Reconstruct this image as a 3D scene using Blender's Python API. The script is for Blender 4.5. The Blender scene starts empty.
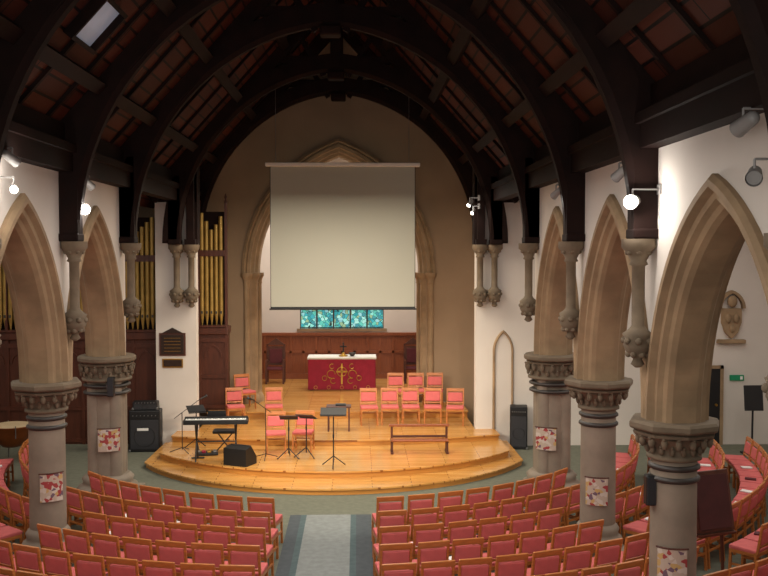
import bpy, bmesh, math, random
from mathutils import Vector, Matrix, Euler
random.seed(7)
S=bpy.context.scene
COL=S.collection
S.view_settings.view_transform='Standard'
pi=math.pi
# ---------------------------------------------------------------- materials
def lin(h):
    r,g,b=(h>>16)&255,(h>>8)&255,h&255
    f=lambda c:(c/255/12.92) if c/255<=.04045 else ((c/255+.055)/1.055)**2.4
    return (f(r),f(g),f(b),1)
MATS={}
def mat(name,hexc,rough=.6,var=.12,scale=3.0,bump=0.0,metal=0,stretch=(1,1,1),emit=0,hex2=None,bscale=None,spec=.5):
    if name in MATS: return MATS[name]
    m=bpy.data.materials.new(name); m.use_nodes=True
    nt=m.node_tree; b=nt.nodes['Principled BSDF']
    c=lin(hexc)
    c2=lin(hex2) if hex2 is not None else tuple(x*(1-var*2.2) for x in c[:3])+(1,)
    tc=nt.nodes.new('ShaderNodeTexCoord'); mp=nt.nodes.new('ShaderNodeMapping')
    mp.inputs['Scale'].default_value=stretch
    nz=nt.nodes.new('ShaderNodeTexNoise'); nz.inputs['Scale'].default_value=scale; nz.inputs['Detail'].default_value=5
    cr=nt.nodes.new('ShaderNodeValToRGB')
    cr.color_ramp.elements[0].position=.35; cr.color_ramp.elements[1].position=.65
    cr.color_ramp.elements[0].color=c2; cr.color_ramp.elements[1].color=c
    L=nt.links.new
    L(tc.outputs['Object'],mp.inputs[0]); L(mp.outputs[0],nz.inputs['Vector']); L(nz.outputs['Fac'],cr.inputs[0])
    L(cr.outputs[0],b.inputs['Base Color'])
    b.inputs['Roughness'].default_value=rough; b.inputs['Metallic'].default_value=metal
    b.inputs['Specular IOR Level'].default_value=spec
    if bump:
        bp=nt.nodes.new('ShaderNodeBump'); bp.inputs['Strength'].default_value=bump
        n2=nt.nodes.new('ShaderNodeTexNoise'); n2.inputs['Scale'].default_value=bscale or scale*6
        L(mp.outputs[0],n2.inputs['Vector']); L(n2.outputs['Fac'],bp.inputs['Height']); L(bp.outputs[0],b.inputs['Normal'])
    if emit:
        b.inputs['Emission Color'].default_value=c; b.inputs['Emission Strength'].default_value=emit
    MATS[name]=m; return m

PLASTER=mat('white_plaster',0xD8CFC6,.9,.04,.8,.05)
BEIGE=mat('beige_plaster',0x957D64,.9,.07,.9,.05)
STONE=mat('carved_sandstone',0x9E8364,.85,.14,2.5,.25)
STONED=mat('corbel_sandstone',0x756552,.85,.14,4,.25)
STONE2=mat('pier_stone',0x908272,.7,.12,2.5,.2)
STONE3=mat('dark_stone_band',0x3A332F,.5,.1,3)
OAK=mat('chair_beech',0xBC7238,.4,.12,6,0,0,(1,1,6))
PINK=mat('salmon_upholstery',0xCC6664,.9,.06,8,.1)
DARKWOOD=mat('roof_timber',0x200E09,.75,.2,3,.2,0,(1,.4,1),spec=.18)
PANEL=mat('organ_oak',0x552A1A,.45,.14,4,.1,0,(3,3,.5))
GOLD=mat('gilt_organ_pipe',0xB2924E,.42,.12,4,0,.5)
BLACK=mat('black_plastic',0x141416,.5,.05,5)
GREYM=mat('grey_grille',0x2c2c30,.6,.1,60)
STEEL=mat('steel',0x8A8A8A,.35,.05,5,0,.8)
WHITE=mat('white_linen',0xE8E4DC,.9,.02,5)
SCREENM=mat('screen_cloth',0xACACA0,.95,.01,.4)
PAPER=mat('paper',0xE6E4E0,.9,.02,5)
BOOK=mat('hymn_book_cover',0x5A1B22,.7,.1,5)
CRIMSON=mat('crimson_frontal',0xA0203A,.8,.08,6,.1)
CARPETG=mat('green_carpet',0x68695A,.95,.08,9,.1)
CARP1=mat('runner_slate',0x464C50,.95,.08,9,.1)
CARP2=mat('runner_pale',0x7E8280,.95,.08,9,.1)
CARP3=mat('runner_teal',0x4A5A5C,.95,.08,9,.1)
COPPER=mat('copper_kettle',0xA8603A,.3,.08,5,0,.9)
DRUMH=mat('drum_head',0xC8B08C,.7,.03,5)
LAMPON=mat('lamp_lit',0xFFF6E8,.5,0,5,emit=22)
LAMPGREY=mat('lamp_housing',0x8d8986,.5,.05,5)
GREENSIGN=mat('exit_sign_green',0x0E6A44,.5,.02,5,emit=.25)
KEYW=mat('piano_keys_white',0xE8E8E4,.4,.01,5)
BRASS=mat('brass',0xC9A04A,.3,.05,5,0,.9)

def boards(name,h1,h2,axis_scale,bw,rough,joint=0x201008,rowh=2.0,rot=0,mort=.006,spec=.5):
    m=bpy.data.materials.new(name); m.use_nodes=True; nt=m.node_tree; b=nt.nodes['Principled BSDF']; L=nt.links.new
    tc=nt.nodes.new('ShaderNodeTexCoord'); mp=nt.nodes.new('ShaderNodeMapping'); mp.inputs['Rotation'].default_value=(0,0,rot)
    mp.inputs['Scale'].default_value=axis_scale
    br=nt.nodes.new('ShaderNodeTexBrick'); br.inputs['Color1'].default_value=lin(h1); br.inputs['Color2'].default_value=lin(h2)
    br.inputs['Mortar'].default_value=lin(joint); br.inputs['Scale'].default_value=1; br.inputs['Mortar Size'].default_value=mort
    br.inputs['Brick Width'].default_value=rowh; br.inputs['Row Height'].default_value=bw
    nz=nt.nodes.new('ShaderNodeTexNoise'); nz.inputs['Scale'].default_value=2; nz.inputs['Detail'].default_value=6
    mx=nt.nodes.new('ShaderNodeMixRGB'); mx.blend_type='MULTIPLY'; mx.inputs[0].default_value=.3
    L(tc.outputs['Object'],mp.inputs[0]); L(mp.outputs[0],br.inputs[0]); L(mp.outputs[0],nz.inputs['Vector'])
    L(br.outputs[0],mx.inputs[1]); L(nz.outputs['Fac'],mx.inputs[2]); L(mx.outputs[0],b.inputs['Base Color'])
    b.inputs['Roughness'].default_value=rough; b.inputs['Specular IOR Level'].default_value=spec
    return m
PARQ=boards('stage_parquet',0xE0A860,0xCE9248,(1,1,1),.12,.2,0x8a5424,1.6)
RISER=mat('stage_riser_oak',0xC4863E,.35,.1,3,0,0,(.5,.5,4))
ROOFB=boards('roof_boarding',0x5A2A1C,0x421E14,(1,1,1),.2,.7,0x0C0504,3.5,pi/2,.014,.2)
def wains():
    m=bpy.data.materials.new('wainscot_oak'); m.use_nodes=True; nt=m.node_tree; b=nt.nodes['Principled BSDF']; L=nt.links.new
    tc=nt.nodes.new('ShaderNodeTexCoord'); wv=nt.nodes.new('ShaderNodeTexNoise'); mp=nt.nodes.new('ShaderNodeMapping'); mp.inputs['Scale'].default_value=(8,8,.6)
    cr=nt.nodes.new('ShaderNodeValToRGB'); cr.color_ramp.elements[0].color=lin(0x6A3218); cr.color_ramp.elements[1].color=lin(0x98522A)
    L(tc.outputs['Object'],mp.inputs[0]); L(mp.outputs[0],wv.inputs['Vector']); L(wv.outputs['Fac'],cr.inputs[0]); L(cr.outputs[0],b.inputs['Base Color']); b.inputs['Roughness'].default_value=.4
    return m
WAINS=wains()
def glass():
    m=bpy.data.materials.new('stained_glass'); m.use_nodes=True; nt=m.node_tree; b=nt.nodes['Principled BSDF']; L=nt.links.new
    tc=nt.nodes.new('ShaderNodeTexCoord'); vo=nt.nodes.new('ShaderNodeTexVoronoi'); vo.inputs['Scale'].default_value=9
    cr=nt.nodes.new('ShaderNodeValToRGB'); cr.color_ramp.interpolation='CONSTANT'
    cols=[0x2E8E96,0x7FCCC4,0x3C9FAA,0x9AD8CF,0x3F8A94,0x86C0C6,0x8AAA88,0x5AB8AC]
    e=cr.color_ramp.elements
    e[0].color=lin(cols[0]); e[1].position=.9; e[1].color=lin(cols[1])
    for i,c in enumerate(cols[2:]):
        x=e.new((i+1)/8); x.color=lin(c)
    sp=nt.nodes.new('ShaderNodeSeparateColor')
    v2=nt.nodes.new('ShaderNodeTexVoronoi'); v2.feature='DISTANCE_TO_EDGE'; v2.inputs['Scale'].default_value=9
    mr=nt.nodes.new('ShaderNodeMath'); mr.operation='GREATER_THAN'; mr.inputs[1].default_value=.03
    mx=nt.nodes.new('ShaderNodeMixRGB'); mx.inputs[1].default_value=(.01,.03,.03,1)
    L(tc.outputs['Object'],vo.inputs['Vector']); L(tc.outputs['Object'],v2.inputs['Vector'])
    L(vo.outputs['Color'],sp.inputs[0]); L(sp.outputs[0],cr.inputs[0]); L(v2.outputs['Distance'],mr.inputs[0])
    L(mr.outputs[0],mx.inputs[0]); L(cr.outputs[0],mx.inputs[2])
    L(mx.outputs[0],b.inputs['Base Color']); L(mx.outputs[0],b.inputs['Emission Color']); b.inputs['Emission Strength'].default_value=.75
    b.inputs['Roughness'].default_value=.2
    return m
GLASS=glass()
def heraldic():
    m=bpy.data.materials.new('heraldic_cloth'); m.use_nodes=True; nt=m.node_tree; b=nt.nodes['Principled BSDF']; L=nt.links.new
    tc=nt.nodes.new('ShaderNodeTexCoord'); vo=nt.nodes.new('ShaderNodeTexVoronoi'); vo.inputs['Scale'].default_value=18
    cr=nt.nodes.new('ShaderNodeValToRGB'); cr.color_ramp.interpolation='CONSTANT'
    e=cr.color_ramp.elements; e[0].color=lin(0xB9A898); e[1].position=.38; e[1].color=lin(0xA04040)
    x=e.new(.6); x.color=lin(0xC0A068); x=e.new(.72); x.color=lin(0xC8BCB0); x=e.new(.92); x.color=lin(0x705868)
    sp=nt.nodes.new('ShaderNodeSeparateColor')
    L(tc.outputs['Object'],vo.inputs['Vector']); L(vo.outputs['Color'],sp.inputs[0]); L(sp.outputs[0],cr.inputs[0]); L(cr.outputs[0],b.inputs['Base Color'])
    b.inputs['Roughness'].default_value=.9
    return m
HERALD=heraldic()
# ---------------------------------------------------------------- mesh builder
class M:
    def __init__(s,name): s.n=name; s.v=[]; s.f=[]; s.mi=[]; s.sm=[]; s.mats=[]
    def add(s,vs,fs,mt,smooth=False):
        if mt not in s.mats: s.mats.append(mt)
        k=s.mats.index(mt); o=len(s.v); s.v+= [tuple(v) for v in vs]
        for f in fs: s.f.append([i+o for i in f]); s.mi.append(k); s.sm.append(smooth)
    def mesh(s):
        me=bpy.data.meshes.new(s.n); me.from_pydata(s.v,[],s.f)
        for m in s.mats: me.materials.append(m)
        me.polygons.foreach_set('material_index',s.mi); me.polygons.foreach_set('use_smooth',s.sm)
        bm=bmesh.new(); bm.from_mesh(me); bmesh.ops.recalc_face_normals(bm,faces=bm.faces); bm.to_mesh(me); bm.free()
        me.update(); return me
    def obj(s,loc=(0,0,0),rz=0):
        o=bpy.data.objects.new(s.n,s.mesh()); o.location=loc; o.rotation_euler=(0,0,rz); COL.objects.link(o); return o
def inst(name,me,loc,rz=0,sc=1):
    o=bpy.data.objects.new(name,me); o.location=loc; o.rotation_euler=(0,0,rz); o.scale=(sc,)*3; COL.objects.link(o); return o
def bx(m,c,s,mt,rot=(0,0,0),bev=0):
    R=Euler(rot).to_matrix(); c=Vector(c)
    if bev:
        bm=bmesh.new(); bmesh.ops.create_cube(bm,size=1); bmesh.ops.scale(bm,vec=s,verts=bm.verts)
        bmesh.ops.bevel(bm,geom=bm.edges[:],offset=bev,segments=2,affect='EDGES',profile=.5)
        bm.verts.index_update(); vs=[R@v.co+c for v in bm.verts]; fs=[[v.index for v in f.verts] for f in bm.faces]; bm.free()
        m.add(vs,fs,mt); return
    vs=[R@Vector((x*s[0]/2,y*s[1]/2,z*s[2]/2))+c for x in(-1,1) for y in(-1,1) for z in(-1,1)]
    m.add(vs,[(0,1,3,2),(4,6,7,5),(0,4,5,1),(2,3,7,6),(0,2,6,4),(1,5,7,3)],mt)
def b2(m,x0,x1,y0,y1,z0,z1,mt,bev=0): bx(m,((x0+x1)/2,(y0+y1)/2,(z0+z1)/2),(abs(x1-x0),abs(y1-y0),abs(z1-z0)),mt,bev=bev)
def cyl(m,p0,p1,r0,r1,mt,seg=14,caps=True,smooth=True):
    p0=Vector(p0);p1=Vector(p1); d=(p1-p0).normalized(); q=d.to_track_quat('Z','Y')
    vs=[];
    for p,r in((p0,r0),(p1,r1)):
        for i in range(seg):
            a=2*pi*i/seg; vs.append(p+q@Vector((math.cos(a)*r,math.sin(a)*r,0)))
    m.add(vs,[(i,(i+1)%seg,seg+(i+1)%seg,seg+i) for i in range(seg)],mt,smooth)
    if caps:
        m.add(vs[:seg],[list(range(seg))[::-1]],mt); m.add(vs[seg:],[list(range(seg))],mt)
def lathe(m,c,prof,mt,seg=28,smooth=True,lob=0,nl=8):
    vs=[];n=len(prof)
    for (r,z) in prof:
        for i in range(seg):
            a=2*pi*i/seg; rr=r*(1+lob*math.cos(nl*a)); vs.append((c[0]+rr*math.cos(a),c[1]+rr*math.sin(a),c[2]+z))
    fs=[(j*seg+i,j*seg+(i+1)%seg,(j+1)*seg+(i+1)%seg,(j+1)*seg+i) for j in range(n-1) for i in range(seg)]
    m.add(vs,fs,mt,smooth)
    m.add(vs[:seg],[list(range(seg))[::-1]],mt); m.add(vs[-seg:],[list(range(seg))],mt)
def ball(m,c,r,mt,seg=10,rings=6):
    if not hasattr(r,'__len__'): r=(r,r,r)
    vs=[(c[0],c[1],c[2]-r[2])]
    for j in range(1,rings):
        t=-pi/2+pi*j/rings
        for i in range(seg):
            a=2*pi*i/seg; vs.append((c[0]+r[0]*math.cos(t)*math.cos(a),c[1]+r[1]*math.cos(t)*math.sin(a),c[2]+r[2]*math.sin(t)))
    vs.append((c[0],c[1],c[2]+r[2])); L=len(vs)-1
    fs=[(0,1+(i+1)%seg,1+i) for i in range(seg)]
    for j in range(rings-2):
        for i in range(seg):
            a=1+j*seg; fs.append((a+i,a+(i+1)%seg,a+seg+(i+1)%seg,a+seg+i))
    a=1+(rings-2)*seg; fs+=[(a+i,a+(i+1)%seg,L) for i in range(seg)]
    m.add(vs,fs,mt,True)
def prism(m,pts,plane,d0,d1,mt):
    def P(p,d): return {'XZ':(p[0],d,p[1]),'YZ':(d,p[0],p[1]),'XY':(p[0],p[1],d)}[plane]
    n=len(pts); vs=[P(p,d0) for p in pts]+[P(p,d1) for p in pts]
    m.add(vs,[list(range(n)),list(range(n,2*n))[::-1]]+[(i,(i+1)%n,n+(i+1)%n,n+i) for i in range(n)],mt)
def tube(m,pts,r,mt,seg=8):
    for a,b in zip(pts[:-1],pts[1:]): cyl(m,a,b,r,r,mt,seg)
def torus(m,c,R,r,mt,axis='Z',seg=24,s2=8,a0=0,a1=2*pi):
    n=seg
    full=abs(a1-a0-2*pi)<1e-4
    vs=[];N=n if full else n+1
    for i in range(N):
        a=a0+(a1-a0)*i/n
        for j in range(s2):
            t=2*pi*j/s2; rr=R+r*math.cos(t); p=(rr*math.cos(a),rr*math.sin(a),r*math.sin(t))
            if axis=='Y': p=(p[0],p[2],p[1])
            if axis=='X': p=(p[2],p[0],p[1])
            vs.append((c[0]+p[0],c[1]+p[1],c[2]+p[2]))
    fs=[]
    for i in range(n):
        i2=(i+1)%N
        for j in range(s2): fs.append((i*s2+j,i*s2+(j+1)%s2,i2*s2+(j+1)%s2,i2*s2+j))
    m.add(vs,fs,mt,True)
def arch(a,R,n=0,N=14):
    c=R-a; th=math.acos(c/(R+n)); out=[]
    for i in range(N+1):
        t=th*i/N; out.append(((R+n)*math.cos(t)-c,(R+n)*math.sin(t)))
    return out+[(-u,v) for u,v in out[::-1][1:]]
def arch_sweep(m,a,R,prof,place,mt,N=14,legs=0):
    rows=[]
    for n,d in prof:
        p=arch(a,R,n,N)
        if legs: p=[(a+n,-legs)]+p+[(-a-n,-legs)]
        rows.append([place(u,v,d) for u,v in p])
    K=len(rows[0]); vs=[q for r in rows for q in r]; P=len(prof)
    m.add(vs,[(j*K+i,j*K+i+1,((j+1)%P)*K+i+1,((j+1)%P)*K+i) for j in range(P) for i in range(K-1)],mt,False)
# ---------------------------------------------------------------- room shell
ZS=2.84; HX=4.27; PY=[.1,3.6,7.1,11,14.5,18]
def nar(i):
    a=(PY[i+1]-PY[i])/2-.33
    return a,(2.38**2+a*a)/(2*a)
def roofz(x): return 6.3+(4.4-abs(x))*1.11
m=M('floor'); b2(m,-11.7,11.7,-3.2,31.5,-.2,0,CARPETG); m.obj()
def nave_wall(name,sx):
    m=M(name); x0,x1=sx*4.0,sx*4.54; top=6.3
    cur=[]
    for i in range(len(PY)-1):
        yc=(PY[i]+PY[i+1])/2; a,R=nar(i)
        cur.append([(yc-u,v) for u,v in arch(a,R,.12,14)])
    line=[(-3,0),(PY[0]-.25,0),(PY[0]-.25,ZS)]
    for c in cur: line+= [(y,ZS+max(v,0)) for y,v in c]
    line+=[(18.38,ZS)]
    def q(a,b):
        if abs(a[0]-b[0])<1e-6: return
        vs=[(x0,a[0],a[1]),(x0,b[0],b[1]),(x0,b[0],top),(x0,a[0],top),(x1,a[0],a[1]),(x1,b[0],b[1]),(x1,b[0],top),(x1,a[0],top)]
        m.add(vs,[(0,1,2,3),(4,7,6,5),(0,4,5,1),(3,2,6,7)],PLASTER)
    for a,b in zip(line[:-1],line[1:]): q(a,b)
    m.add([(x0,18.38,ZS),(x1,18.38,ZS),(x1,18.38,top),(x0,18.38,top)],[(0,1,2,3)],PLASTER)
    m.add([(x0,PY[0]-.25,0),(x1,PY[0]-.25,0),(x1,PY[0]-.25,ZS),(x0,PY[0]-.25,ZS)],[(0,1,2,3)],PLASTER)
    m.obj()
nave_wall('wall_left',-1); nave_wall('wall_right',1)
t=.27
prof=[(.34,t-.02),(.34,t+.06),(.29,t+.1),(.22,t+.1),(.19,t+.02),(.11,t+.02),(.08,t-.04),(.03,t-.07),(0,t-.13),
      (0,-t+.13),(.03,-t+.07),(.08,-t+.04),(.11,-t-.02),(.19,-t-.02),(.22,-t-.1),(.29,-t-.1),(.34,-t-.06),(.34,-t+.02)]
cache={}
for i in range(len(PY)-1):
    a,R=nar(i); k=round(a,3)
    if k not in cache:
        am=M('arcade_arch'); arch_sweep(am,a,R,prof,lambda u,v,d:(d,u,v),STONE,16); cache[k]=am.mesh()
    for sx in(-1,1): inst('arcade_arch',cache[k],(sx*HX,(PY[i]+PY[i+1])/2,ZS))
def pier(name,big):
    m=M(name); r=.40 if big else .275
    bx(m,(0,0,.12),(r*2.9,r*2.9,.24),STONE2,bev=.02)
    lathe(m,(0,0,0),[(r*1.42,.24),(r*1.45,.3),(r*1.38,.36),(r*1.2,.38),(r*1.16,.44),(r*1.22,.5),(r*1.1,.55),(r,.58)],STONE2)
    if big:
        lathe(m,(0,0,0),[(r*.82,.5),(r*.82,2.45)],STONE2)
        for k in range(4):
            a=pi/4+k*pi/2; p=(.27*math.cos(a),.27*math.sin(a))
            cyl(m,(p[0],p[1],.5),(p[0],p[1],2.45),.135,.135,STONE2,16)
    else:
        lathe(m,(0,0,0),[(r,.5),(r*.97,2.42)],STONE2)
    for z in((2.14,2.28)):
        lathe(m,(0,0,z),[(r*1.0,-.03),(r*1.1,-.01),(r*1.1,.02),(r*1.0,.04)],STONE3)
    R=.54
    lathe(m,(0,0,0),[(r*.98,2.36),(r*1.16,2.38),(r*1.16,2.42),(r*1.02,2.44),(r*1.08,2.53),(R*.82,2.65)],STONED,32)
    lathe(m,(0,0,0),[(R*.82,2.65),(R*.9,2.67),(R*.92,2.7),(R*.86,2.71),(R*.98,2.74),(R,2.76),(R,2.81),(R*.95,2.84)],STONED,8 if not big else 32,False)
    for k in range(16):
        a=2*pi*k/16
        for (z,rr,s,o) in((2.5,r*1.16,.034,0),(2.6,(r*1.1+R)/2-.01,.042,.5)):
            aa=a+o*2*pi/16
            ball(m,(rr*math.cos(aa),rr*math.sin(aa),z),(s,s,s*1.7),STONED,8,5)
            ball(m,((rr+.025)*math.cos(aa),(rr+.025)*math.sin(aa),z+s*1.3),s*.6,STONED,6,4)
    return m.mesh()
pm,pb=pier('stone_pier',False),pier('stone_pier_clustered',True)
for sx in(-1,1):
    for y in PY: inst('stone_pier',pb if y==18 else pm,(sx*HX,y,0))
def banner(x,y,z,r,ang,w=.34,h=.42):
    m=M('heraldic_banner'); n=8; rr=r+.02; da=w/rr
    vs=[];fs=[]
    for i in range(n+1):
        a=ang-da/2+da*i/n
        for zz in(-h/2,h/2):
            for q in(rr,rr+.012): vs.append((q*math.cos(a),q*math.sin(a),zz))
    for i in range(n):
        o=i*4
        fs+=[(o,o+4,o+6,o+2),(o+1,o+3,o+7,o+5),(o+2,o+6,o+7,o+3),(o,o+1,o+5,o+4)]
    fs+=[(0,2,3,1),(n*4,n*4+1,n*4+3,n*4+2)]
    m.add(vs,fs,HERALD)
    pts=[((rr+.01)*math.cos(ang-da*.55+da*1.1*i/n),(rr+.01)*math.sin(ang-da*.55+da*1.1*i/n),h/2+.01) for i in range(n+1)]
    tube(m,pts,.012,PANEL,6)
    m.obj((x,y,z))
banner(-HX,14.5,1.24,.275,math.radians(-60)); banner(-HX,18,1.28,.40,math.radians(-72),.4)
banner(HX,14.5,1.12,.275,math.radians(-108)); banner(HX,18,1.25,.40,math.radians(-118),.4); banner(HX,11,1.14,.275,math.radians(-110))
def flatwall(name,boxes,mt):
    m=M(name)
    for b in boxes: b2(m,*b,mt)
    return m.obj()
CA,CR,CZ=2.22,3.45,4.2
m=M('wall_chancel_arch'); y0,y1=26,26.5
pts=[(-4.4,.0),(-CA-.2,.0),(-CA-.2,CZ)]+[(-u,CZ+v) for u,v in arch(CA,CR,.2,16)]+[(CA+.2,CZ),(CA+.2,0),(4.4,0)]
for a,b in zip(pts[:-1],pts[1:]):
    if abs(a[0]-b[0])<1e-6:
        z0,z1=sorted((a[1],b[1])); 
        if z1-z0>.01: m.add([(a[0],y0,z0),(a[0],y1,z0),(a[0],y1,z1),(a[0],y0,z1)],[(0,1,2,3)],BEIGE)
        continue
    ta,tb=roofz(a[0])+.05,roofz(b[0])+.05
    vs=[(a[0],y0,a[1]),(b[0],y0,b[1]),(b[0],y0,tb),(a[0],y0,ta),(a[0],y1,a[1]),(b[0],y1,b[1]),(b[0],y1,tb),(a[0],y1,ta)]
    m.add(vs,[(0,1,2,3),(4,7,6,5),(0,4,5,1)],BEIGE)
m.obj()
m=M('chancel_arch')
prof=[(.45,-.02),(.45,.08),(.38,.12),(.34,.06),(.3,.1),(.22,.1),(.2,.0),(.12,-.02),(.1,-.12),(.03,-.16),(0,-.25),(0,-.52),(.45,-.52)]
arch_sweep(m,CA,CR,prof,lambda u,v,d:(u,26-d,CZ+v),STONE,18)
for s in(-1,1):
    for (dx,dy,r) in((.32,.0,.11),(.12,.12,.11),(.02,.38,.09)):
        x=s*(CA+dx); y=26+dy
        cyl(m,(x,y,.6),(x,y,CZ-.25),r*.8,r*.8,STONE,14)
        lathe(m,(x,y,.6),[(r*1.5,0),(r*1.5,.12),(r*1.1,.2),(r*.8,.26)],STONE,16)
        lathe(m,(x,y,CZ-.3),[(r*.8,0),(r*1.0,.03),(r*.85,.06),(r*1.1,.16),(r*1.5,.22),(r*1.5,.31)],STONE,16)
    b2(m,s*(CA+.1),s*(CA+.44),26.02,26.5,.6,CZ,STONE)
m.obj()
m=M('wall_front_right'); b2(m,3.42,4.4,23,23.3,0,6.9,PLASTER); b2(m,4.4,11.5,23,23.3,0,6.3,PLASTER); b2(m,4.1,4.4,23.3,26,0,6.3,PLASTER); m.obj()
m=M('wall_front_left'); b2(m,-4.4,-3.42,23,23.3,0,6.9,PLASTER); b2(m,-4.4,-4.1,23.3,26,0,6.3,BEIGE); b2(m,-11.5,-4.4,24.5,24.8,0,6.3,BEIGE); m.obj()
flatwall('wall_outer_left',[(-11.7,-11.5,-3,24.8,0,6.3)],PLASTER)
flatwall('wall_outer_right',[(11.5,11.7,-3,23.3,0,6.3)],PLASTER)
m=M('wall_back'); b2(m,-11.7,11.7,-3.3,-3,0,6.3,PLASTER); prism(m,[(-4.5,6.3),(4.5,6.3),(0,11.2)],'XZ',-3.3,-3,PLASTER); m.obj()
W=3.0
m=M('wall_chancel'); 
b2(m,-W-.2,-W,26.5,31,0,7.9,PLASTER); b2(m,W,W+.2,26.5,31,0,7.9,PLASTER)
wz0,wz1=2.25,5.2; wx=1.38
b2(m,-W-.2,-wx,31,31.3,0,7.9,PLASTER); b2(m,wx,W+.2,31,31.3,0,7.9,PLASTER); b2(m,-wx,wx,31,31.3,0,wz0,PLASTER); b2(m,-wx,wx,31,31.3,wz1,7.9,PLASTER)
m.obj()
m=M('ceiling_chancel'); b2(m,-W-.2,W+.2,26.5,31.3,7.9,8.05,PANEL); m.obj()
m=M('window_1')
b2(m,-wx,wx,31.12,31.16,wz0,wz1,GLASS)
for i in range(6):
    x=-wx+2*wx*i/5; b2(m,x-.025,x+.025,31.02,31.22,wz0,wz1,STONE3)
for z in(wz0+.03,wz0+.62,wz0+1.2,wz0+1.8,wz0+2.4,wz1-.03): b2(m,-wx,wx,31.08,31.2,z-.012,z+.012,STONE3)
b2(m,-wx-.1,wx+.1,30.95,31.2,wz0-.09,wz0,STONE)
m.obj()
m=M('wainscot_panelling'); b2(m,-W,W,30.9,31,.6,2.05,WAINS); b2(m,-W,W,30.84,31,2.02,2.12,WAINS,.01); b2(m,-W,W,30.85,31,.6,.78,WAINS)
for i in range(15):
    x=-W+.05+i*(2*W-.1)/14; b2(m,x-.035,x+.035,30.86,30.95,.6,2.05,WAINS)
b2(m,-W,W,30.86,30.95,1.45,1.52,WAINS)
m.obj()
# roof
m=M('ceiling_roof_boarding')
prism(m,[(-4.75,roofz(4.75)),(0,roofz(0)),(4.75,roofz(4.75)),(4.75,roofz(4.75)+.15),(0,roofz(0)+.18),(-4.75,roofz(4.75)+.15)],'XZ',-3.3,26.5,ROOFB); m.obj()
for s,n in((-1,'left'),(1,'right')):
    m=M('ceiling_aisle_'+n); x0,x1=sorted((s*4.54,s*11.7)); b2(m,x0,x1,-3.3,24.8,6.3,6.4,DARKWOOD); m.obj()
sl=math.atan(1.11)
m=M('roof_purlins')
for s in(-1,1):
    for x in(3.4,2.35,1.25,.35):
        z=roofz(x)-.1
        bx(m,(s*x,11.6,z),(.2,29.6,.22),DARKWOOD,(0,s*sl,0))
    y=-2.6
    while y<26:
        L=4.4/math.cos(sl); bx(m,(s*2.2,y,roofz(2.2)-.03),(L,.07,.07),DARKWOOD,(0,s*sl,0)); y+=1.167
    b2(m,s*3.78,s*4.05,-3,26,6.02,6.3,DARKWOOD); b2(m,s*3.72,s*3.95,-3,26,6.3,6.42,DARKWOOD)
    b2(m,s*3.9,s*4.05,-3,26,6.42,6.75,DARKWOOD)
b2(m,-.12,.12,-3,26,10.85,11.1,DARKWOOD)
m.obj()
TA,TR,TZ=3.72,4.12,5.0
def truss():
    m=M('roof_truss'); w=.13
    prof=[(0,-w*.5),(0,w*.5),(.08,w),(.42,w),(.42,-w),(.08,-w)]
    arch_sweep(m,TA,TR,prof,lambda u,v,d:(u,d,TZ+v),DARKWOOD,22)
    for s in(-1,1):
        L=4.5/math.cos(sl); bx(m,(s*2.2,0,roofz(2.2)-.16),(L,.24,.34),DARKWOOD,(0,s*sl,0))
        b2(m,s*3.72,s*4.0,-w,w,5.0,6.6,DARKWOOD)
        bx(m,(s*3.86,0,5.03),(.3,.34,.12),DARKWOOD,bev=.02)
        bx(m,(s*.62,0,9.55),(.12,.14,1.3),DARKWOOD,(0,s*.55,0))
    b2(m,-.13,.13,-.12,.12,9.0,10.9,DARKWOOD)
    bx(m,(0,0,9.0),(.4,.36,.2),DARKWOOD,bev=.04)
    b2(m,-1.5,1.5,-.09,.09,9.28,9.45,DARKWOOD)
    return m
tm=truss().mesh()
TY=(.1,3.6,7.1,11,14.5,18.1)
for y in TY+(22.7,25.8): inst('roof_truss',tm,(0,y,0))
m=M('corbel_shaft')
lathe(m,(0,0,0),[(.03,-.02),(.08,.02),(.05,.08),(.13,.16),(.17,.24),(.15,.32),(.18,.38),(.1,.44),(.075,.48),(.075,1.18),(.11,1.2),(.09,1.24),(.14,1.34),(.2,1.4),(.2,1.5)],STONED,18)
for k in range(7):
    a=2*pi*k/7; ball(m,(.155*math.cos(a),.155*math.sin(a),.3),.045,STONED,7,5); ball(m,(.11*math.cos(a+.4),.11*math.sin(a+.4),.14),.04,STONED,7,5); ball(m,(.13*math.cos(a),.13*math.sin(a),1.34),.035,STONED,6,4)
cm=m.mesh()
for s in(-1,1):
    for y in TY: inst('corbel_shaft',cm,(s*3.82,y,3.47))
    inst('corbel_shaft',cm,(s*3.85,22.83,3.47)); inst('corbel_shaft',cm,(s*3.5,22.83,3.47))
    m=M('roof_wall_post'); b2(m,s*3.42,s*3.6,22.72,22.95,4.97,7.0,DARKWOOD); b2(m,s*3.38,s*3.64,22.68,22.98,4.97,5.1,DARKWOOD)
    b2(m,s*3.38,s*4.42,22.9,22.998,6.0,7.4,DARKWOOD); b2(m,s*3.36,s*3.42,22.9,23.3,4.97,6.9,DARKWOOD); m.obj()
m=M('window_2'); SK=mat('skylight_glass',0xA0A6B6,.4,.05,4,emit=.2)
R=Euler((0,-sl,0))
def onroof(dx,dy,dz,s,mt):
    c=Vector((-2.93,12.6,roofz(2.93)-.1))+R.to_matrix()@Vector((dx,dy,dz)); bx(m,c,s,mt,R)
onroof(0,0,.02,(.62,.9,.03),SK)
for d in(-.33,.33): onroof(d,0,-.02,(.06,1.0,.14),DARKWOOD)
for d in(-.47,.47): onroof(0,d,-.02,(.62,.05,.14),DARKWOOD)
m.obj()
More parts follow.
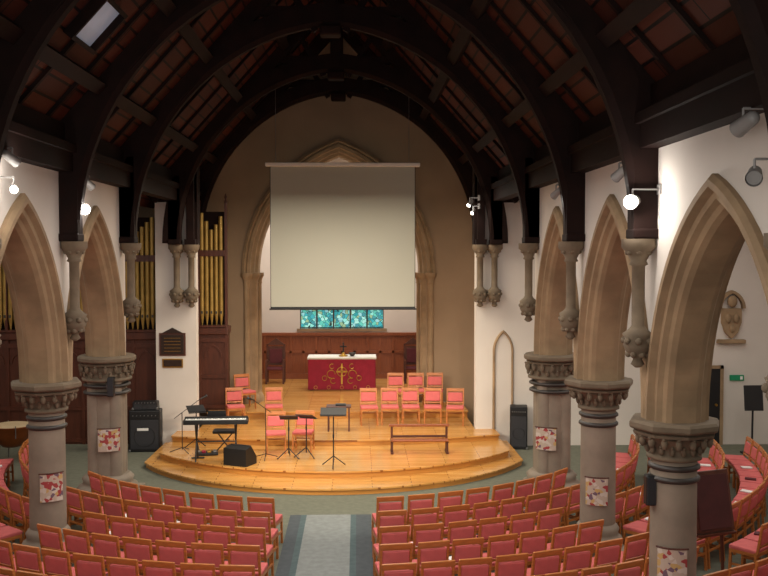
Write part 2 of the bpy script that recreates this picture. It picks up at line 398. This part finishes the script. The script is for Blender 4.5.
m=M('gallery_balcony'); b2(m,-3.9,3.9,-3,.3,3.05,3.25,PANEL); b2(m,-3.9,3.9,.3,.4,3.05,4.1,PANEL); b2(m,-3.9,3.9,.22,.48,4.1,4.16,PANEL)
for x in(-2.5,2.5): cyl(m,(x,.1,0),(x,.1,3.05),.09,.09,PANEL,16)
m.obj()
# ---------------------------------------------------------------- stage
def arcfront(x1,y1,yc0,n=24):
    s=y1-yc0; Rr=(x1*x1+s*s)/(2*s); cy=yc0+Rr; A=math.asin(min(1,x1/Rr))
    return [(Rr*math.sin(-A+2*A*i/n),cy-Rr*math.cos(-A+2*A*i/n)) for i in range(n+1)]
def tier(m,front,back,z0,z1):
    prism(m,front+back,'XY',z0,z1-.035,RISER)
    f2=[(x*1.006,y-.035) for x,y in front]
    prism(m,f2+back,'XY',z1-.035,z1,PARQ)
m=M('stage_platform')
tier(m,arcfront(4.2,20.9,18.42),[(4.2,23),(-4.2,23)],0,.13)
tier(m,arcfront(3.95,21.2,19.25),[(3.95,23),(-3.95,23)],.13,.28)
tier(m,arcfront(3.9,22.35,21.75),[(3.9,23),(3.41,23),(3.41,26),(-3.41,26),(-3.41,23),(-3.9,23)],.28,.42)
tier(m,[(-3.41,24.6),(3.41,24.6)],[(3.41,26),(2.2,26),(2.2,26.5),(3.0,26.5),(3.0,30.86),(-3.0,30.86),(-3.0,26.5),(-2.2,26.5),(-2.2,26),(-3.41,26)],.42,.6)
m.obj()
m=M('aisle_runner_carpet')
for x0,x1,mt in((-.72,-.52,CARP1),(-.52,-.42,CARP3),(-.42,.38,CARP2),(.38,.48,CARP3),(.48,.75,CARP1)): b2(m,x0,x1,2,17,0,.012,mt)
m.obj()
# ---------------------------------------------------------------- chairs
def chair():
    m=M('upholstered_chair'); w=.45
    for sx in(-1,1):
        x=sx*(w/2-.02)
        bx(m,(x,.2,.215),(.036,.04,.43),OAK,(.03,0,0),.006)
        bx(m,(x,-.2,.215),(.036,.04,.45),OAK,(-.08,0,0),.006)
        bx(m,(x,-.245,.64),(.034,.036,.46),OAK,(.16,0,0),.006)
        bx(m,(x,0,.4),(.03,.42,.05),OAK)
        bx(m,(x,0,.2),(.022,.4,.03),OAK)
    bx(m,(0,.2,.4),(w-.05,.03,.05),OAK); bx(m,(0,-.2,.4),(w-.05,.03,.05),OAK)
    bx(m,(0,.01,.445),(w-.01,.43,.065),PINK,(.03,0,0),.02)
    bx(m,(0,-.25,.665),(w-.075,.05,.23),PINK,(.16,0,0),.02)
    bx(m,(0,-.287,.84),(w,.034,.085),OAK,(.16,0,0),.01)
    bx(m,(0,-.225,.52),(w-.06,.022,.03),OAK,(.16,0,0))
    bx(m,(0,-.2,.26),(w-.05,.022,.03),OAK)
    return m.mesh()
CH=chair()
def put(x,y,z,rz): inst('upholstered_chair',CH,(x,y,z),rz)
CY=20.5; nch=0; books=M('hymn_books')
for i in range(9):
    R=5.35+.8*i; a=math.asin(.99/R)
    while a<math.radians(84):
        for s in(-1,1):
            x=s*R*math.sin(a); y=CY-R*math.cos(a)
            if any(abs(abs(x)-HX)**2+(y-p)**2<(.82 if p==18 else .66)**2 for p in PY): continue
            if abs(x)>10.8 or (abs(x)<5.4 and y>18.2): continue
            if (x-5.5)**2+(y-13)**2<.6: continue
            j=random.uniform(-.04,.04)
            put(x,y,0,s*a+j); nch+=1
            if random.random()<.3:
                ca,sa=math.cos(s*a),math.sin(s*a)
                lx,ly=random.uniform(-.12,.12),random.uniform(-.02,.08)
                bx(books,(x+lx*ca-ly*sa,y+lx*sa+ly*ca,.493),(.14,.2,.018),random.choice([PAPER,PAPER,PAPER,BOOK]),(.03,0,s*a+random.uniform(-.3,.3)))
        a+=.495/R
books.obj()
print('chairs',nch)
for x,y,z,r in [(.8,23.7,.42,pi+.05),(1.33,23.75,.42,pi),(1.86,23.75,.42,pi),(2.42,23.7,.42,pi-.08),(2.98,23.6,.42,pi-.12),
                (1.55,25.3,.6,pi),(2.1,25.3,.6,pi),(2.6,25.3,.6,pi-.1),
                (-2.6,23.9,.42,pi+.25),(-1.62,23.9,.42,pi+.1),(-2.5,25.2,.6,pi+.5),
                (-1.33,21.1,.28,pi+.1),(-.72,21.2,.28,pi-.1)]:
    put(x,y,z,r)
# ---------------------------------------------------------------- communion table
m=M('communion_table')
x0,x1,ya,yb,zf=-.95,1.03,28.3,29.1,.6
for x in(x0+.08,x1-.08):
    for y in(ya+.08,yb-.08): bx(m,(x,y,zf+.45),(.1,.1,.9),PANEL)
b2(m,x0,x1,ya,yb,zf+.92,zf+.98,PANEL)
n=60; vs=[];
per=[(x0-.03,ya+(yb-ya)*(14-i)/14) for i in range(15)]+[(x0-.02+(x1-x0+.04)*i/n,ya-.03) for i in range(n+1)]+[(x1+.03,ya+(yb-ya)*i/14) for i in range(15)]
for k,(x,y) in enumerate(per):
    o=.012*math.sin(k*1.3)
    vs+= [(x,y,zf+.97),(x+(o if y>ya else 0),y-(abs(o)*1.3 if y<ya else 0),zf+.03)]
m.add(vs,[(2*i,2*i+2,2*i+3,2*i+1) for i in range(len(per)-1)],CRIMSON,True)
b2(m,x0-.05,x1+.05,ya-.05,yb+.03,zf+.975,zf+1.0,WHITE)
b2(m,x0-.05,x1+.05,ya-.06,ya-.045,zf+.95,zf+1.0,WHITE)
cx=(x0+x1)/2; yy=ya-.065
b2(m,cx-.025,cx+.025,yy,yy+.02,zf+.2,zf+.82,BRASS); b2(m,cx-.17,cx+.17,yy,yy+.02,zf+.55,zf+.6,BRASS)
torus(m,(cx,yy,zf+.575),.14,.012,BRASS,'Y')
for s in(-1,1):
    torus(m,(cx+s*.32,yy,zf+.5),.12,.012,BRASS,'Y',20,6,0,4.8); torus(m,(cx+s*.26,yy,zf+.3),.08,.012,BRASS,'Y',20,6,1,5.6)
    torus(m,(cx+s*.3,yy,zf+.74),.07,.01,BRASS,'Y',20,6,1,5.6); torus(m,(cx+s*.52,yy,zf+.38),.07,.01,BRASS,'Y')
for i in range(5):
    torus(m,(x0+.2+i*(x1-x0-.4)/4,yy,zf+.1),.05,.008,BRASS,'Y',14,6)
m.obj()
m=M('table_cross'); lathe(m,(.08,28.6,1.6),[(.14,0),(.14,.03),(.05,.06),(.04,.12)],BRASS,16); b2(m,.06,.1,28.58,28.62,1.7,2.02,BLACK); b2(m,-.02,.18,28.58,28.62,1.88,1.92,BLACK); m.obj()
m=M('offering_bowl'); lathe(m,(.35,28.6,1.6),[(.05,0),(.06,.02),(.12,.1),(.11,.11)],STONE3,16); m.obj()
def bigchair(x,y):
    m=M('chancel_carved_chair')
    for sx in(-1,1):
        for sy in(-1,1): bx(m,(sx*.27,sy*.24,.25),(.06,.06,.5),PANEL,bev=.008)
        bx(m,(sx*.27,0,.72),(.06,.52,.05),PANEL,bev=.01); bx(m,(sx*.27,-.24,.6),(.05,.05,.26),PANEL); bx(m,(sx*.27,.25,.8),(.06,.06,.85),PANEL)
    bx(m,(0,0,.47),(.56,.5,.07),BOOK,bev=.02); bx(m,(0,.25,.85),(.5,.05,.6),PANEL); bx(m,(0,.21,.85),(.4,.04,.45),BOOK,bev=.01)
    prism(m,[(-.3,1.2),(.3,1.2),(0,1.42)],'XZ',.22,.28,PANEL)
    m.obj((x,y,.6))
bigchair(-2.1,29.9); bigchair(2.3,29.9)
m=M('projection_screen')
b2(m,-1.74,2.01,24.5,24.51,3.36,7.0,SCREENM)
b2(m,-1.75,-1.735,24.495,24.515,3.33,7.0,BLACK); b2(m,2.005,2.02,24.495,24.515,3.33,7.0,BLACK); b2(m,-1.75,2.02,24.495,24.515,3.31,3.36,BLACK)
cyl(m,(-1.78,24.505,3.3),(2.05,24.505,3.3),.022,.022,BLACK,10)
b2(m,-1.87,2.14,24.43,24.58,7.0,7.1,WHITE,.02)
for x in(-1.6,1.85): tube(m,[(x,24.5,7.1),(x,24.5,roofz(x)-.05)],.006,STEEL,6)
m.obj()
# ---------------------------------------------------------------- pipe organs
def organ(xa,xb,y,zb,zt,dep=.7,zf=0,arcs=1,step=.125):
    m=M('pipe_organ'); 
    b2(m,xa,xb,y,y+dep,zf,zb-.25,PANEL)
    b2(m,xa-.04,xb+.04,y-.08,y+dep,zb-.25,zb-.05,PANEL,.02); b2(m,xa-.02,xb+.02,y-.12,y+.1,zb-.05,zb,PANEL)
    n=max(1,int((xb-xa)/.55))
    for i in range(n+1):
        x=xa+(xb-xa)*i/n; b2(m,x-.04,x+.04,y-.04,y,zf,zb-.25,PANEL)
    for z in(zf+.1,zf+.9,zb-.4): b2(m,xa,xb,y-.035,y,z-.05,z+.05,PANEL)
    for i in range(n):
        xc=xa+(xb-xa)*(i+.5)/n; arch_sweep(m,.2,.3,[(0,0),(0,.03),(.04,.03),(.04,0)],lambda u,v,d,xc=xc:(xc+u,y-d,zb-.85+v),PANEL,6)
    x=xa+.08
    while x<xb-.06:
        ph=((x-xa)/max(.01,(xb-xa)/arcs))%1
        h=(zt-zb)*(.8+.2*abs(2*ph-1)); r=.05+.01*abs(2*ph-1)
        z=zb
        cyl(m,(x,y-.03,z),(x,y-.03,z+.28),.012,r,GOLD,12)
        cyl(m,(x,y-.03,z+.28),(x,y-.03,z+h),r,r,GOLD,12)
        bx(m,(x,y-.03-r,z+.34),(r*.9,.012,.07),STONE3)
        x+=step
    for i in range(arcs+1):
        x=xa+(xb-xa)*i/arcs; b2(m,x-.03,x+.03,y-.08,y+.08,zb,zt+.12,PANEL); lathe(m,(x,y,zt+.12),[(.04,0),(.05,.05),(.02,.1),(.04,.16),(.005,.26)],PANEL,10)
    zz=zb+(zt-zb)*.62
    b2(m,xa,xb,y-.1,y-.085,zz-.1,zz+.06,PANEL); b2(m,xa,xb,y+.12,y+.2,zb,zt-.1,DARKWOOD)
    m.obj()
organ(-9.4,-4.46,23.5,2.86,5.75,arcs=4)
organ(-3.66,-2.95,24.9,2.86,5.95,.6,zf=.6,arcs=1)
# ---------------------------------------------------------------- stage kit
def keyboard():
    m=M('digital_piano'); w=1.38
    bx(m,(0,0,.86),(w,.32,.1),BLACK,bev=.012)
    bx(m,(0,.06,.915),(w-.1,.14,.01),KEYW)
    for i in range(36):
        if i%7 in(0,1,3,4,5): bx(m,(-w/2+.08+i*(w-.14)/36,.03,.925),(.016,.085,.014),BLACK)
    bx(m,(0,-.09,.93),(w*.98,.1,.03),BLACK)
    bx(m,(0,-.13,1.0),(.4,.015,.14),BLACK,(-.25,0,0))
    for s in(-1,1):
        x=s*.42
        tube(m,[(x,-.22,.02),(x,.2,.82)],.018,BLACK); tube(m,[(x,.22,.02),(x,-.2,.82)],.018,BLACK)
        tube(m,[(x-.14,-.22,.02),(x+.14,-.22,.02)],.018,BLACK)
    tube(m,[(-.42,0,.42),(.42,0,.42)],.015,BLACK)
    return m
keyboard().obj((-2.55,20.3,.28),pi+.05)
m=M('piano_stool'); bx(m,(0,0,.47),(.5,.32,.07),BLACK,bev=.02); tube(m,[(-.2,-.14,.0),(.2,.14,.44)],.015,BLACK); tube(m,[(.2,-.14,0),(-.2,.14,.44)],.015,BLACK); m.obj((-2.5,21.2,.28))
def mstand(x,y,z,rz,h=1.15,w=.48):
    m=M('music_stand')
    for k in range(3):
        a=2*pi*k/3+.5; tube(m,[(0,0,.22),(.27*math.cos(a),.27*math.sin(a),.01)],.011,BLACK,6); ball(m,(.27*math.cos(a),.27*math.sin(a),.015),.015,BLACK,6,4)
    tube(m,[(0,0,.1),(0,0,h)],.013,BLACK,8); cyl(m,(0,0,.6),(0,0,.68),.02,.02,BLACK)
    bx(m,(0,.03,h+.06),(w,.012,.3),BLACK,(-1.2,0,0)); bx(m,(0,-.12,h-.01),(w,.06,.012),BLACK)
    m.obj((x,y,z),rz)
mstand(.0,19.7,.28,0,1.1,.55); mstand(-1.0,20.5,.28,pi,.85,.4); mstand(-.62,20.6,.28,pi-.3,.85,.4); mstand(-3.2,21.6,.28,.4,.85,.4)
def mic(x,y,z,h,rz):
    m=M('microphone_stand')
    for k in range(3):
        a=2*pi*k/3; tube(m,[(0,0,.1),(.28*math.cos(a),.28*math.sin(a),.01)],.009,BLACK,6)
    tube(m,[(0,0,.05),(0,0,h)],.01,BLACK,6); tube(m,[(0,-.2,h-.12),(0,.45,h+.25)],.008,BLACK,6); cyl(m,(0,.45,h+.25),(0,.6,h+.3),.014,.026,BLACK,10); ball(m,(0,.62,h+.31),.032,GREYM,8,6)
    m.obj((x,y,z),rz)
mic(-3.45,21.2,.28,.9,-.9); mic(-1.5,20.5,.28,1.1,2.6)
m=M('stage_monitor_speaker'); prism(m,[(-.2,0),(.22,0),(.22,.15),(.02,.4),(-.2,.36)],'YZ',-.28,.28,BLACK)
bx(m,(0,.135,.28),(.5,.34,.012),GREYM,(-.9,0,0)); m.obj((-2.0,19.95,.28),pi-.3+pi*.95)
def cab(name,x,y,z,w,d,h,rz,logo=True):
    m=M(name); bx(m,(0,0,h/2),(w,d,h),BLACK,bev=.025); bx(m,(0,-d/2-.003,h*.42),(w*.88,.02,h*.7),GREYM,bev=.004)
    bx(m,(0,-d/2-.004,h*.88),(w*.9,.02,h*.12),BLACK)
    for i in range(7): cyl(m,(-w*.36+i*w*.12,-d/2-.01,h*.88),(-w*.36+i*w*.12,-d/2-.035,h*.88),.015,.013,STEEL,8)
    if logo: bx(m,(-w*.05,-d/2-.016,h*.55),(w*.36,.01,.06),PAPER)
    for sx in(-1,1):
        for sy in(-1,1): bx(m,(sx*w/2*.96,sy*d/2*.96,.03),(.05,.05,.06),STEEL,bev=.01)
    torus(m,(0,-d/2-.006,h*.38),min(w,h)*.33,.012,BLACK,'Y'); 
    m.obj((x,y,z),rz)
cab('guitar_amplifier',-4.6,22.7,.0,.74,.4,1.0,.05); cab('amplifier_head',-4.6,22.72,1.0,.6,.28,.2,.05,False)
cab('loudspeaker_cabinet',-5.4,22.7,0,.42,.4,1.0,.2,False)
cab('loudspeaker_cabinet',4.44,22.7,0,.42,.36,1.05,-.15,False)
m=M('effects_pedal_board'); bx(m,(0,0,.04),(.5,.22,.05),BLACK,(.08,0,0),.01)
for i in range(4): bx(m,(-.18+i*.12,0,.085),(.08,.12,.04),[STEEL,CRIMSON,BRASS,STEEL][i],(.08,0,0),.008)
m.obj((-2.85,20.85,.28),.2)
def timp(x,y,r=.36):
    m=M('kettle_drum'); lathe(m,(0,0,.32),[(.03,0),(r*.5,.04),(r*.8,.16),(r*.96,.32),(r,.46),(r*1.04,.48),(r*1.04,.51)],COPPER,28)
    lathe(m,(0,0,.83),[(r*1.0,0),(r*1.02,.015),(r*.98,.025)],DRUMH,28)
    for k in range(6):
        a=pi/3*k; cyl(m,(r*1.06*math.cos(a),r*1.06*math.sin(a),.6),(r*1.06*math.cos(a),r*1.06*math.sin(a),.88),.012,.012,STEEL,6)
    for k in range(3):
        a=2*pi/3*k; tube(m,[(r*.9*math.cos(a),r*.9*math.sin(a),.55),(r*1.1*math.cos(a),r*1.1*math.sin(a),.02)],.015,STEEL,6)
    m.obj((x,y,0))
timp(-7.4,21.6,.42); timp(-8.4,21.9,.36)
m=M('communion_kneeler_rail')
for x in(-.62,.62):
    bx(m,(x,0,.27),(.06,.3,.05),PANEL,bev=.01); bx(m,(x,.08,.3),(.05,.05,.6),PANEL,bev=.008); bx(m,(x,-.1,.14),(.05,.05,.28),PANEL); bx(m,(x,0,.02),(.06,.42,.04),PANEL)
bx(m,(0,.08,.6),(1.36,.1,.05),WAINS,bev=.01); bx(m,(0,-.1,.3),(1.28,.2,.05),WAINS,bev=.015); bx(m,(0,.08,.35),(1.2,.03,.05),PANEL)
m.obj((1.9,21.0,.28),.0)
m=M('stage_side_table'); bx(m,(0,0,.6),(.6,.35,.04),PANEL,bev=.008)
for sx in(-1,1):
    for sy in(-1,1): bx(m,(sx*.25,sy*.13,.29),(.04,.04,.58),PANEL)
bx(m,(.05,0,.64),(.25,.2,.03),BLACK); m.obj((.05,22.9,.42))
m=M('memorial_plaque'); BZ=mat('bronze_plaque',0x3A2A22,.4,.15,20,.2,.3)
b2(m,-4.28,-3.72,22.96,23,2.3,2.78,BZ,.01); b2(m,-4.32,-3.68,22.975,23,2.26,2.82,PANEL); prism(m,[(-4.25,2.82),(-3.75,2.82),(-4.0,2.95)],'XZ',22.96,23,BZ)
for k in range(5): b2(m,-4.2,-3.8,22.952,22.962,2.37+k*.08,2.38+k*.08,BRASS)
m.obj()
m=M('memorial_plaque'); b2(m,-4.22,-3.78,22.97,23,2.0,2.16,BZ,.005); b2(m,-4.25,-3.75,22.98,23,1.97,2.19,BRASS); m.obj()
m=M('door_1'); arch_sweep(m,.2,.6,[(0,0),(0,.05),(.03,.06),(.06,0)],lambda u,v,d:(4.1+u,23-d,2.35+v),STONE,10,legs=2.1)
prism(m,[(4.1+u,2.35+v) for u,v in [(.2,-2.1)]+arch(.2,.6,0,8)+[(-.2,-2.1)]],'XZ',22.985,23,PLASTER); m.obj()
m=M('carved_coat_of_arms'); cx,cz=9.75,3.15
prism(m,[(cx-.24,cz+.25),(cx-.24,cz-.1),(cx-.15,cz-.35),(cx,cz-.5),(cx+.15,cz-.35),(cx+.24,cz-.1),(cx+.24,cz+.25)],'XZ',22.88,23,STONE)
arch_sweep(m,.26,.4,[(0,0),(0,.14),(.07,.14),(.07,0)],lambda u,v,d:(cx+u,23-d,cz+.25+v),STONE,8)
ball(m,(cx,22.88,cz+.42),(.13,.08,.15),STONE); ball(m,(cx-.1,22.87,cz),(.08,.05,.12),STONE); ball(m,(cx+.1,22.87,cz),(.08,.05,.12),STONE); ball(m,(cx,22.87,cz-.25),(.08,.05,.1),STONE)
b2(m,cx-.35,cx+.35,22.85,23,cz-.62,cz-.52,STONE,.02)
m.obj()
m=M('door_2'); b2(m,8.95,9.5,22.95,23,0,1.9,BLACK); b2(m,8.87,8.95,22.93,23,0,1.98,STONE); b2(m,9.5,9.58,22.93,23,0,1.98,STONE); b2(m,8.87,9.58,22.93,23,1.9,1.98,STONE); cyl(m,(9.4,22.9,1.0),(9.4,22.95,1.0),.03,.03,BRASS); m.obj()
m=M('exit_sign'); b2(m,9.75,10.1,22.95,23,1.6,1.74,GREENSIGN,.01); b2(m,10.0,10.06,22.94,22.952,1.63,1.71,PAPER); m.obj()
m=M('notice_stand'); bx(m,(0,0,1.35),(.45,.03,.6),BLACK,(-.15,0,0),.01); tube(m,[(0,0.05,0),(0,.03,1.3)],.025,BLACK); bx(m,(0,.05,.02),(.4,.4,.04),BLACK); m.obj((9.85,21.8,0))
m=M('hymn_number_board')
bx(m,(0,0,1.3),(.66,.05,.85),PANEL,(-.2,0,.0),.01); bx(m,(0,-.03,1.3),(.55,.03,.74),mat('dark_baize',0x4A2220,.9,.1,6),(-.2,0,0))
for s in(-1,1): tube(m,[(s*.25,.02,.0),(s*.25,.08,.9)],.025,PANEL)
bx(m,(0,.05,.04),(.66,.4,.05),PANEL,bev=.01); bx(m,(0,-.1,.86),(.64,.1,.03),PANEL)
m.obj((5.5,13.0,0),.35)
for (x,y,z,s) in((HX-.3,10.95,2.0,-1),(-HX+.2,17.52,2.3,1)):
    m=M('pier_loudspeaker'); bx(m,(0,0,0),(.12,.14,.36),BLACK,bev=.02); bx(m,(-.0,-.075,0),(.1,.012,.32),GREYM); bx(m,(-s*.06,.06,0),(.08,.05,.1),STEEL); m.obj((x,y,z))
# ---------------------------------------------------------------- spot lamps
def lamp(x,y,z,tgt,on=True,r=.075,energy=0,col=(1,.9,.72),glow=10):
    m=M('spotlight_fixture'); p=Vector((0,0,0)); d=(Vector(tgt)-Vector((x,y,z))).normalized()
    sx=1 if x>0 else -1
    cyl(m,p-d*.12,p+d*.08,r*.8,r,LAMPGREY,16,False); ball(m,p-d*.12,r*.8,LAMPGREY,12,8)
    cyl(m,p+d*.04,p+d*.055,r*.88,r*.88,LAMPON if on else LAMPGREY,16)
    wall=sx*4.0-x
    if y>22: wall=sx*3.42-x
    tube(m,[(0,0,0),(0,0,.14),(wall,0,.14)],.012,LAMPGREY,6)
    bx(m,(wall,0,.14),(.04,.12,.12),LAMPGREY)
    o=m.obj((x,y,z))
    if on and glow:
        L=bpy.data.lights.new('lamp_glow','POINT'); L.energy=glow; L.shadow_soft_size=.05; L.color=(1,.95,.88)
        lo=bpy.data.objects.new('lamp_glow',L); COL.objects.link(lo); lo.parent=o; lo.location=d*.17
    if energy:
        L=bpy.data.lights.new('lamp_beam','SPOT'); L.energy=energy; L.spot_size=math.radians(50); L.spot_blend=.8; L.shadow_soft_size=.12; L.color=col
        lo=bpy.data.objects.new('lamp_beam',L); COL.objects.link(lo); lo.parent=o; lo.location=d*.15; lo.rotation_euler=d.to_track_quat('-Z','Y').to_euler()
lamp(3.68,10.8,5.4,(-.2,4,4.4),True,.085,glow=30); lamp(3.66,11.3,5.75,(-.5,20.5,.3),True,.065,1500,glow=5)
lamp(-3.75,14.8,5.48,(0,8,4.4),True,.085,glow=30); lamp(-3.75,15.1,5.88,(.8,22,.3),True,.065,1200,glow=5)
lamp(3.62,14.7,5.72,(0,24,1),True,.06,950,glow=8)
lamp(-3.72,11.7,5.95,(1.5,20.5,.3),True,.065,1300,glow=10); lamp(-3.75,11.8,5.6,(-1,6,4),True,.05,glow=14)
lamp(3.2,22.5,5.95,(.5,19,2),True,.05,glow=5); lamp(3.28,22.5,5.75,(1,18,3),True,.04,glow=4)
lamp(3.72,7.8,5.88,(0,20,1),False,.075); lamp(3.78,7.7,5.45,(2,4,4),False,.07)
# ---------------------------------------------------------------- lighting
def area(loc,rot,sx,sy,e,col=(1,.95,.88)):  # unseen fill panels added to brighten nave, stage, chancel and aisles; no fittings
    L=bpy.data.lights.new('fill_light','AREA'); L.shape='RECTANGLE'; L.size=sx; L.size_y=sy; L.energy=e; L.color=col
    o=bpy.data.objects.new('fill_light',L); o.location=loc; o.rotation_euler=rot; COL.objects.link(o)
area((0,12,5.95),(0,0,0),3.5,12,520,(1,.94,.86))
area((0,1,5.2),(math.radians(68),0,0),5,2,260,(1,.95,.9))
area((0,28.7,7.6),(0,0,0),3,3,330,(1,.94,.86))
area((0,21.3,6.3),(0,0,0),4.5,2,330,(1,.88,.7))
for s,e in((-1,260),(1,330)): area((s*7.8,15,6.1),(0,0,0),4,12,e,(1,.95,.87))
w=bpy.data.worlds.new('World'); S.world=w; w.use_nodes=True; w.node_tree.nodes['Background'].inputs[0].default_value=(.5,.5,.55,1); w.node_tree.nodes['Background'].inputs[1].default_value=.15
# ---------------------------------------------------------------- camera
c=bpy.data.cameras.new('camera'); c.sensor_width=36; c.lens=940/768*36; c.clip_end=200
o=bpy.data.objects.new('camera',c); COL.objects.link(o); o.location=(.5,0,4.84)
o.rotation_euler=(pi/2-math.atan(38/940),0,-math.atan(27/940)); S.camera=o
